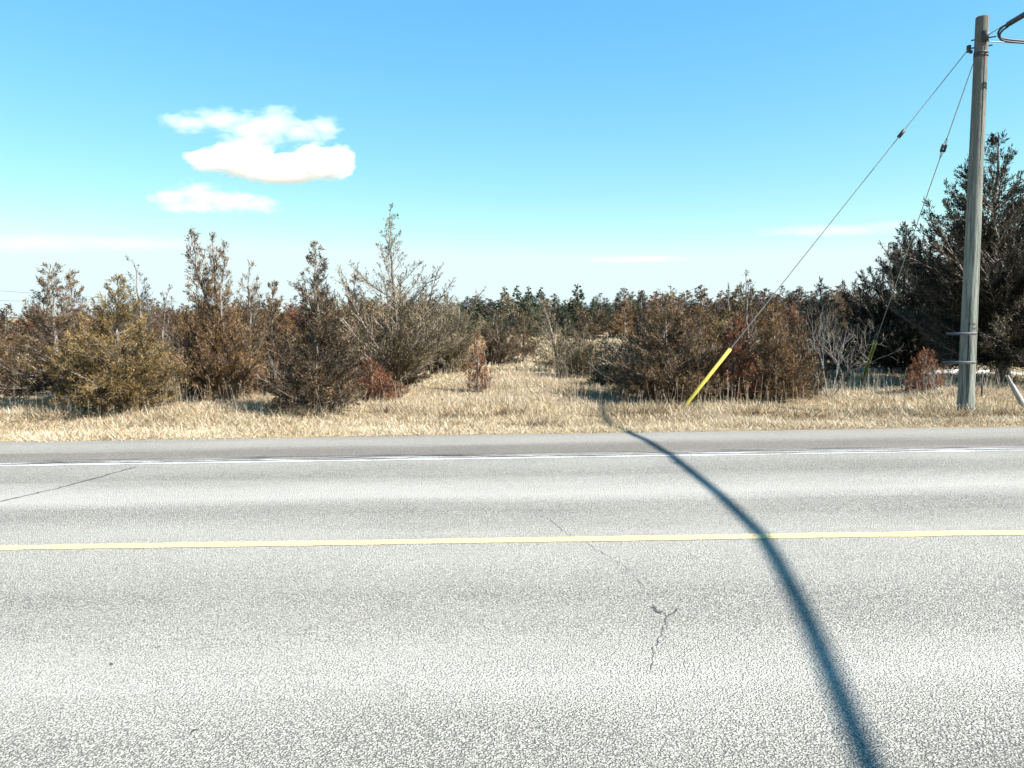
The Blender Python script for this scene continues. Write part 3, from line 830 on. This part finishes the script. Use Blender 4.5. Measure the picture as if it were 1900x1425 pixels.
# ------------------------------------------------------------------ utility pole, guys, cables
t = NT('weathered_pole_wood')
vv = t.coord((1, 1, .05)); g1 = t.noise(vv, 26, 6, .65); g2 = t.noise(t.coord((1, 1, .03)), 90, 3); big = t.noise(t.coord((1, 1, .35)), 3, 4)
col = t.ramp(g1, [(.28, (.05, .05, .045)), (.42, (.18, .19, .165)), (.6, (.27, .285, .245)), (.8, (.40, .41, .36))])
col = t.mix(t.ramp(g2, [(.34, .85), (.45, 0)]), col, (.09, .09, .075))
sep = t.n('ShaderNodeSeparateXYZ'); t.l(t.coord(), sep.inputs[0])
tz = t.maprange(sep.outputs[2], 3.2, 6.6, 0, 1)
col = t.mix(t.math('MULTIPLY', tz, t.ramp(big, [(.3, .55), (.7, .9)])), col, (.125, .115, .10))
t.bump(t.math('ADD', g1, t.math('MULTIPLY', g2, .6)), 1.0, .035)
M_pole = t.set(col, .9, 0, .15)
M_steel = plain('galvanised_steel', (.30, .315, .32), .5, .35, .5, .2)
M_dsteel = plain('rusty_dark_steel', (.06, .055, .06), .6, .4, .4, .3)
M_black = plain('black_cable_jacket', (.014, .014, .017), .42, 0, .5, .2)
M_guard = plain('yellow_plastic_guard', (.37, .315, .045), .55, 0, .35, .35, 9)
M_strap = plain('grey_aluminium_strap', (.095, .098, .108), .65, .15, .4, .2)
M_ink = plain('black_stencil', (.02, .02, .022), .9)

PB = ground(1791, 770); PX, PY = float(PB[0]), float(PB[1]); PZ = float(gz(PX, PY))
TOP = float(at_depth(1823, 31, PY)[2]); LX = float(at_depth(1823, 31, PY)[0])-PX
HT = TOP-PZ
pole = empty('utility_pole', (PX, PY, PZ)); tag(pole, 'weathered grey-green wooden utility pole at the right of the verge', 'utility pole')
def pole_c(z): return np.array([LX*(z/HT), 0, z])
def pole_r(z): return float(np.interp(z, [0, .3, HT], [.148, .140, .106]))
zz = np.concatenate([[-.4, 0, .2], np.linspace(.5, HT-.02, 16), [HT-.012]])
nseg = 28
V = []; rg = np.random.default_rng(4)
wv = 1+.015*np.sin(np.arange(nseg)*2.3)+rg.normal(0, .008, nseg)
for z in zz:
    for j in range(nseg):
        a = j*2*math.pi/nseg
        r = pole_r(max(z, 0))*wv[j]
        V.append(pole_c(max(z, 0))+np.array([math.cos(a)*r, math.sin(a)*r, 0]) + np.array([0, 0, min(z, 0)]))
for i in range(nseg):
    V.append(pole_c(HT)+np.array([math.cos(i*2*math.pi/nseg), math.sin(i*2*math.pi/nseg), 0])*pole_r(HT)*.9)
me = bpy.data.meshes.new('shaft')
rows = len(zz)+1
faces = [(r*nseg+j, r*nseg+(j+1) % nseg, (r+1)*nseg+(j+1) % nseg, (r+1)*nseg+j) for r in range(rows-1) for j in range(nseg)]
faces.append(tuple((rows-1)*nseg+j for j in range(nseg)))
me.from_pydata([tuple(v) for v in V], [], faces); me.update()
for p in me.polygons: p.use_smooth = len(p.vertices) == 4
shaft = link_mesh('shaft', me, M_pole, pole)
# deep drying checks running down the shaft
for k, (ang, z0, z1) in enumerate([(-2.1, .3, 2.2), (-1.0, 1.0, 3.4), (-2.5, 2.4, 4.8), (-.6, 3.6, 6.2), (-1.6, 4.6, 6.9), (-1.9, .1, 1.4)]):
    G = Geo(); n = 16
    zs = np.linspace(z0, z1, n); aa = ang+np.cumsum(rg.normal(0, .012, n))
    pts = np.array([pole_c(z)+np.array([math.cos(a), math.sin(a), 0])*(pole_r(z)*1.012) for z, a in zip(zs, aa)])
    wd = .0065*np.sin(np.linspace(.1, 3.04, n))+.0012
    tang = np.column_stack([-np.sin(aa), np.cos(aa), 0*aa])
    A, B = pts+tang*wd[:, None], pts-tang*wd[:, None]
    i = np.arange(n-1)
    link_mesh('drying_crack', np_mesh('drying_crack', np.concatenate([A, B]), np.stack([i, i+1, i+1+n, i+n], 1)), M_ink, shaft)
def band(z, name='band', hgt=.05, mat=None):
    G = Geo(); r = pole_r(z)+.008; n = 28
    a = np.linspace(0, 2*math.pi, n, endpoint=False); c = pole_c(z)
    ring = lambda rr, zq: np.column_stack([c[0]+np.cos(a)*rr, c[1]+np.sin(a)*rr, np.full(n, zq)])
    V = np.concatenate([ring(r-.008, z-hgt/2), ring(r, z-hgt/2), ring(r, z+hgt/2), ring(r-.008, z+hgt/2)])
    i = np.arange(n); j = (i+1) % n
    F = np.concatenate([np.stack([i+k*n, j+k*n, j+(k+1)*n, i+(k+1)*n], 1) for k in range(3)])
    return link_mesh(name, np_mesh(name, V, F), mat or M_dsteel, pole)
def zp(py): return float(at_depth(1820, py, PY)[2])-PZ
cdir = unit(np.array([-PX, -PY, 0.0]))          # towards the viewer
cside = np.array([-cdir[1], cdir[0], 0])         # picture right
z_att, z_att2 = zp(72), zp(79)
z_g1, z_g2 = zp(87), zp(103)
band(zp(99), 'band', .035); band(zp(104), 'band', .04)
# clevis and bolts where the cables leave
G = Geo(); c = pole_c(z_att)
G.box(c+cdir*(pole_r(z_att)+.02)+cside*.06, (.10, .10, .17), Matrix.Rotation(math.atan2(cdir[1], cdir[0]), 4, 'Z'))
G.tube([c-cside*.16, c+cside*.22], .012, 8)
link_mesh('cable_bracket', G.mesh('cable_bracket'), M_dsteel, pole)
G = Geo(); c = pole_c(z_g1)
G.tube([c-cside*.21+cdir*.02, c+cside*.17], .013, 8)
G.box(c-cside*.19, (.05, .06, .12))
G.box(c-cside*.15+np.array([0, 0, -.06]), (.03, .05, .05))
link_mesh('guy_hook', G.mesh('guy_hook'), M_dsteel, pole)
G = Geo(); c = pole_c(z_g2)
G.tube([c+np.array([0, .2, 0]), c+np.array([0, -.16, 0])], .012, 8); G.box(c+np.array([0, .16, 0]), (.05, .05, .09))
link_mesh('guy_hook', G.mesh('guy_hook'), M_dsteel, pole)
# sign straps sticking out to the left
for k, (pyc, x0, x1) in enumerate([(618, 1759, 1808), (671, 1754, 1808)]):
    z = zp(pyc); c = pole_c(z); r = pole_r(z)
    a0 = (x0-1795)*PY/FPX; a1 = (x1-1795)*PY/FPX
    f = cdir*(r+.014)
    G = Geo()
    ang = math.atan2(cside[1], cside[0])
    L = a1-a0
    G.box(c+f+cside*(a0+a1)/2, (L, .022, .042), Matrix.Rotation(ang, 4, 'Z'))
    G.box(c+f+cside*(a0+a1)/2-np.array([0, 0, .024])+cdir*.012, (L*.98, .03, .007), Matrix.Rotation(ang, 4, 'Z'))
    s = link_mesh('sign_strap', G.mesh('sign_strap'), M_strap, pole)
    G = Geo(); G.tube([c+f+cdir*.005, c+f+cdir*.03], .014, 6); G.tube([c+f+cside*a1*.7+cdir*.005, c+f+cside*a1*.7+cdir*.028], .011, 6)
    link_mesh('bolt', G.mesh('bolt'), M_steel, s)
# stencilled pole number wrapped on the shaft
def stencil(text, size, z, a_off, name='pole_number'):
    cu = bpy.data.curves.new('lettering', 'FONT'); cu.body = text; cu.size = size; cu.align_x = 'CENTER'; cu.resolution_u = 2
    to = bpy.data.objects.new('lettering', cu)
    COL.objects.link(to)
    dg = bpy.context.evaluated_depsgraph_get()
    me = bpy.data.meshes.new_from_object(to.evaluated_get(dg))
    bpy.data.objects.remove(to)
    a0 = math.atan2(cdir[1], cdir[0])+a_off
    for vtx in me.vertices:
        x, y = vtx.co.x, vtx.co.y
        q = z+y; r = pole_r(q)*1.02+.002; a = a0+x/r; c = pole_c(q)
        vtx.co = (c[0]+math.cos(a)*r, c[1]+math.sin(a)*r, q)
    me.materials.clear()
    o = link_mesh(name, me, M_ink, pole); o['label'] = 'black stencilled letters ' + text
    return o
stencil('BP 00', .062, zp(603), .32)
stencil('138', .062, zp(611), .52)

def sagline(a, b, sag, n=24):
    s = np.linspace(0, 1, n)[:, None]
    p = a*(1-s)+b*s; p[:, 2] -= sag*4*(s*(1-s))[:, 0]
    return p
def guy(anchor, top, ins_f, gl, label, gw, gr=1.0):
    root = empty('guy_wire', tuple(anchor)); tag(root, label, 'guy wire', 'pole guy wires')
    L = top-anchor; ln = np.linalg.norm(L); u = L/ln
    side = unit(np.cross(u, UP)); rot = u.to_track if False else None
    rel = lambda f: L*f
    fi = ins_f
    G = Geo(); h = .10/ln*1.0
    G.tube([rel(.0), rel(fi-h)], .0092, 6); G.tube([rel(fi+h*1.0), rel(1.0)], .0092, 6)
    # loops either side of the insulator
    for s0, s1 in ((fi-h*2.6, fi-h*.35), (fi+h*.35, fi+h*2.6)):
        for sg in (-1, 1):
            pin, far = (s1, s0) if s0 < fi-h else (s0, s1)
            G.tube([rel(far), rel((far+pin)/2)+side*.022*sg, rel(pin)+side*.03*sg], .005, 5)
    link_mesh('cable', G.mesh('cable'), M_steel, root)
    G = Geo()
    M = Matrix(((side[0], np.cross(u, side)[0], u[0]), (side[1], np.cross(u, side)[1], u[1]), (side[2], np.cross(u, side)[2], u[2])))
    G.box(rel(fi)+side*.034, (.022, .06, .15), M); G.box(rel(fi)-side*.034, (.022, .06, .15), M)
    G.box(rel(fi+.035/ln), (.05, .055, .05), M); G.box(rel(fi-.058/ln), (.05, .055, .03), M)
    link_mesh('insulator', G.mesh('insulator'), M_dsteel, root)
    # half-open plastic guard, a C-section with a seam
    n = 9; a = np.linspace(.35, 2*math.pi-.35, n)
    W2 = np.cross(u, side)
    V = []
    for f in (-.02, gl/ln):
        for rr in (.034, .029):
            for q in a: V.append(rel(f)+(side*math.cos(q+gw)+W2*math.sin(q+gw))*rr*gr*(1.0 if f < .01 else 1.12))
    F = []
    for j in range(n-1):
        F.append((j, j+1, 2*n+j+1, 2*n+j)); F.append((n+j, 3*n+j, 3*n+j+1, n+j+1))
        F.append((2*n+j, 2*n+j+1, 3*n+j+1, 3*n+j))
    F.append((0, 2*n, 3*n, n)); F.append((n-1, 2*n-1, 4*n-1, 3*n-1))
    gd = link_mesh('guard', np_mesh('guard', np.array(V), np.array(F)), M_guard, root)
    G = Geo(); G.box(rel(.13/ln*1)+W2*0, (.078, .078, .02), M)
    link_mesh('clamp', G.mesh('clamp'), M_dsteel, gd)
    return root
pw = np.array([PX, PY, PZ])
top1 = pw+pole_c(z_g1)-cside*.19; top2 = pw+pole_c(z_g2)+np.array([0, .17, 0])
an1 = ground(1263, 761); an1[2] = gz(an1[0], an1[1])-.03
an2 = ground(1598, 708); an2[2] = gz(an2[0], an2[1])-.03
def frac_at(an, top, py):
    fs = np.linspace(0, 1, 2000); best = None
    P = an+(top-an)*fs[:, None]-np.array([0, 0, CAM_Z]); zc = P@_fw
    yy = PH/2-FPX*(P@_u2)/zc
    return float(fs[np.argmin(abs(yy-py))])
l1 = np.linalg.norm(top1-an1); l2 = np.linalg.norm(top2-an2)
guy(an1, top1, frac_at(an1, top1, 248), frac_at(an1, top1, 647)*l1, 'long guy wire with bright yellow guard, leaning from the front verge', 2.2)
guy(an2, top2, frac_at(an2, top2, 275), frac_at(an2, top2, 634)*l2, 'steeper guy wire with dull yellow guard beside the grey bare shrub', 1.2, 1.3)

# overhead cables
base = pw+pole_c(z_att)
th = .08
sgrid = np.array([0, .3, 2.6, 5.3, 7.4, 9.5, 11.0, 12.4, 14.0, 18, 24, 32])
zgrid = np.array([0, -.01, -.08, -.18, -.37, -.53, -.57, -.49, -.32, .1, .9, 2.0])
def smooth(s):
    z = np.interp(s, sgrid, zgrid)
    return z
ss = np.linspace(.0, 32, 240)
zs = smooth(ss); ker = np.hanning(15); ker /= ker.sum()
zpad = np.concatenate([np.full(7, zs[0]), zs, np.full(7, zs[-1])]); zs = np.convolve(zpad, ker, 'valid')
CP = np.column_stack([base[0]-th*ss, base[1]-ss, base[2]+zs])
oc = empty('overhead_cable', tuple(base)); tag(oc, 'thick black cable leaving the pole top across the road', 'cable', 'cables at the pole top')
rel = CP-base
G = Geo(); G.tube(rel[:12], .008, 6); link_mesh('strand', G.mesh('strand'), M_steel, oc)
k0 = 6
off = np.array([0, 0, -.02])
G = Geo()
for ddx, ddz, rr in ((0, 0, .023), (.034, -.03, .022), (-.024, -.038, .02)):
    G.tube(rel[k0:]+np.array([ddx, 0, ddz]), rr, 8)
link_mesh('cable_bundle', G.mesh('cable_bundle', True), M_black, oc)
# the hairpin where the bundle turns to the cable along the road
P0 = rel[k0]
rdir = np.array([1.0, -.05, 0])
zlow = z_att2-z_att
loopn = np.array([P0+np.array([0, .02, -.01]), P0+np.array([-.03, .12, -.04]), P0+np.array([-.02, .2, -.10]), P0+np.array([.10, .24, -.17]),
                  np.array([.75, -.35, zlow-.12]), np.array([1.4, -.2, zlow-.12]), np.array([2.6, -.12, zlow-.14])])
def spline(P, n=60):
    P = np.asarray(P); t0 = np.linspace(0, len(P)-1, n); out = []
    Q = np.concatenate([[2*P[0]-P[1]], P, [2*P[-1]-P[-2]]])
    for t in t0:
        i = min(int(t), len(P)-2); f = t-i; a, b, c, d = Q[i], Q[i+1], Q[i+2], Q[i+3]
        out.append(.5*((2*b)+(c-a)*f+(2*a-5*b+4*c-d)*f*f+(3*b-a-3*c+d)*f**3))
    return np.array(out)
G = Geo(); G.tube(spline(loopn), .017, 8); G.tube(spline(loopn)+np.array([.02, -.01, -.04]), .016, 8)
link_mesh('cable_loop', G.mesh('cable_loop', True), M_black, oc)
G = Geo()
for s in (14, 26, 60, 110, 160):
    d = unit(rel[s+1]-rel[s]); G.tube([rel[s]+np.array([0, 0, -.012])-d*.05, rel[s]+np.array([0, 0, -.012])+d*.05], .05, 8)
link_mesh('lashing_clamp', G.mesh('lashing_clamp'), M_black, oc)
b2 = pw+pole_c(z_att2)+cside*.1
oc2 = empty('overhead_cable', tuple(b2)); tag(oc2, 'thin lower cable leaving the pole top along the road to the right', 'cable', 'cables at the pole top')
G = Geo(); G.tube(sagline(np.zeros(3), np.array([40, -1.5, .3]), .9, 40), .009, 6); link_mesh('strand', G.mesh('strand'), M_steel, oc2)
G = Geo(); q = sagline(np.array([0, 0, -.03]), np.array([40, -1.5, .27]), .9, 40); q[0] = q[1]*.1+q[0]*.9; G.tube(q[3:], .018, 8); link_mesh('cable_bundle', G.mesh('cable_bundle', True), M_black, oc2)

# far power lines on the left
for k, (pa, pb_) in enumerate([((-60, 535), (330, 560)), ((-60, 556), (330, 562))]):
    a, b = at_depth(*pa, 75), at_depth(*pb_, 110)
    G = Geo(); G.tube(sagline(a, b, .1, 12), .014, 5)
    tag(link_mesh('power_line', G.mesh('power_line'), M_dsteel), ['upper faint wire across the sky behind the left cedars', 'lower faint wire across the sky behind the left cedars'][k], 'wire', 'far wires at left')

# leaning fence post and steel stake at the right edge
M_oldwood = plain('grey_split_wood', (.27, .265, .26), .9, 0, .15, .6, 30)
A = ground(1908, 758); A[2] = gz(A[0], A[1])-.1; B = at_depth(1868, 697, A[1]-.1)
G = Geo(); P = [A+(B-A)*s for s in np.linspace(0, 1, 7)]
V, F = tube_arrays(P, [.048, .047, .044, .046, .04, .037, .028], 9)
V += np.random.default_rng(3).normal(0, .006, V.shape)
G.add(V, F); G.add(V[-9:], [(0, 1, 2, 3), (0, 3, 4, 8), (4, 5, 6, 8), (6, 7, 8, 8)][:3])
tag(link_mesh('fence_post', G.mesh('fence_post'), M_oldwood), 'grey weathered fence post leaning at the right edge', 'post')
A = ground(1821, 735); A[2] = gz(A[0], A[1])
G = Geo(); hs = at_depth(1820, 690, A[1])[2]-A[2]; G.box((0, 0, hs/2), (.035, .005, hs)); G.box((0, .015, hs/2), (.005, .03, hs))
o = tag(link_mesh('fence_stake', G.mesh('fence_stake'), M_dsteel), 'thin steel fence stake just right of the pole foot', 'post'); o.location = A

# a few dead leaves lying on the near lane
M_leaf = plain('dead_leaf', (.07, .05, .035), .8)
lm = None
for k, (px, py) in enumerate([(293, 1203), (268, 1153), (207, 1234), (362, 1357)]):
    P = ground(px, py)
    if lm is None:
        V = [(-.02, 0, 0), (-.006, -.008, .006), (.012, -.006, .008), (.026, .002, .002), (.01, .009, .007), (-.008, .007, .004)]
        lm = bpy.data.meshes.new('dead_leaf'); lm.from_pydata(V, [], [(0, 1, 5), (1, 2, 4, 5), (2, 3, 4)]); lm.update()
    o = link_mesh('dead_leaf', lm, M_leaf); o.location = (P[0], P[1], gz1(P[1])+.004); o.rotation_euler[2] = k*1.3; o.scale = (.75, .6, .75)
    tag(o, ['dark dead leaf on the near lane, farther of the right pair', 'dark dead leaf nearest the yellow line', 'dark dead leaf farthest left on the near lane', 'dark dead leaf nearest the bottom of the picture'][k], 'leaf', 'dead leaves on the road')

# ------------------------------------------------------------------ clouds
def cloud(name, label, blobs, D, dens, thick=.45, nscale=6.0, amp=.9, edge=.25, sz=1.0):
    """blobs: (px, py, rx px, ry px) seen from the road; built at distance D as a real volume"""
    k = D/FPX
    C = [at_depth(b[0], b[1], D) for b in blobs]
    c0 = np.mean(C, 0)
    bm = bmesh.new()
    for (px, py, rx, ry), c in zip(blobs, C):
        M = Matrix.Translation(Vector(c-c0)) @ Matrix.Diagonal((rx*k*1.25, max(ry, rx*thick)*k*1.2, ry*k*1.3, 1))
        bmesh.ops.create_icosphere(bm, subdivisions=3, radius=1.0, matrix=M)
    me = bpy.data.meshes.new(name); bm.to_mesh(me); bm.free()
    o = link_mesh(name, me); o.location = c0
    md = o.modifiers.new('skin', 'REMESH'); md.mode = 'VOXEL'; md.voxel_size = 7*k
    t = NT(name + '_vapour')
    t.t.nodes.remove(t.p)
    v = t.coord()
    wsc = 1.0/(k*100)
    n1 = t.n('ShaderNodeTexNoise'); n1.inputs['Scale'].default_value = nscale*wsc; n1.inputs['Detail'].default_value = 6; n1.inputs['Roughness'].default_value = .6
    mp = t.n('ShaderNodeMapping'); mp.inputs['Scale'].default_value = (.55, .7, 1.2); t.l(v, mp.inputs['Vector']); t.l(mp.outputs[0], n1.inputs['Vector'])
    field = None
    for (px, py, rx, ry), c in zip(blobs, C):
        m = t.n('ShaderNodeMapping'); m.vector_type = 'POINT'
        r = np.array([rx*k, max(ry, rx*thick)*k, ry*k])
        m.inputs['Scale'].default_value = 1/r
        m.inputs['Location'].default_value = -(c-c0)/r
        t.l(v, m.inputs['Vector'])
        ln = t.n('ShaderNodeVectorMath', operation='LENGTH'); t.l(m.outputs[0], ln.inputs[0])
        f = t.math('SUBTRACT', 1.0, ln.outputs['Value'])
        field = f if field is None else t.math('MAXIMUM', field, f)
    f = t.math('ADD', field, t.math('MULTIPLY', t.math('SUBTRACT', n1.outputs['Fac'], .5), amp*2))
    f = t.maprange(f, 0, edge, 0, 1)
    f = t.math('MULTIPLY', f, dens/(k*10))
    pv = t.n('ShaderNodeVolumePrincipled')
    pv.inputs['Color'].default_value = (.99, .99, .99, 1)
    pv.inputs['Anisotropy'].default_value = .15
    t.l(f, pv.inputs['Density'])
    t.l(pv.outputs[0], t.out.inputs['Volume'])
    me.materials.append(t.m)
    tag(o, label, 'cloud', 'small clouds in the blue sky')
    return o
cloud('cloud', 'thin white cloud, topmost of the stacked three', [(350, 228, 52, 20), (405, 222, 60, 20), (480, 240, 75, 32), (515, 220, 40, 24), (560, 245, 55, 22), (603, 238, 30, 24), (470, 262, 60, 18)], 1900, .26, amp=1.1, edge=.75)
cloud('cloud', 'brightest dense white cloud, middle of the stacked three', [(385, 298, 42, 22), (450, 296, 70, 34), (520, 308, 70, 26), (585, 303, 62, 34), (632, 300, 28, 30), (530, 325, 80, 16)], 1480, .9, amp=.6, edge=.45)
cloud('cloud', 'soft white cloud, lowest of the stacked three', [(318, 368, 48, 20), (370, 362, 48, 26), (430, 375, 62, 22), (480, 380, 45, 16), (355, 385, 70, 10)], 1150, .24, amp=1.0, edge=.7)
cloud('cloud', 'faint white veil low in the sky over the left cedars', [(60, 452, 190, 20), (240, 452, 160, 16)], 2500, .05, amp=.5, edge=1.0, thick=.3)
cloud('cloud', 'faint white streak low in the sky between the two guy wires', [(1540, 428, 160, 13), (1660, 418, 80, 11)], 2500, .06, amp=.5, edge=.8, thick=.3)
cloud('cloud', 'faint thin streak low in the middle of the sky', [(1180, 481, 110, 6)], 2500, .12, amp=.5, edge=.8, thick=.3)
print('TRIS', TRIS[0], 'objects', len(SC.objects))
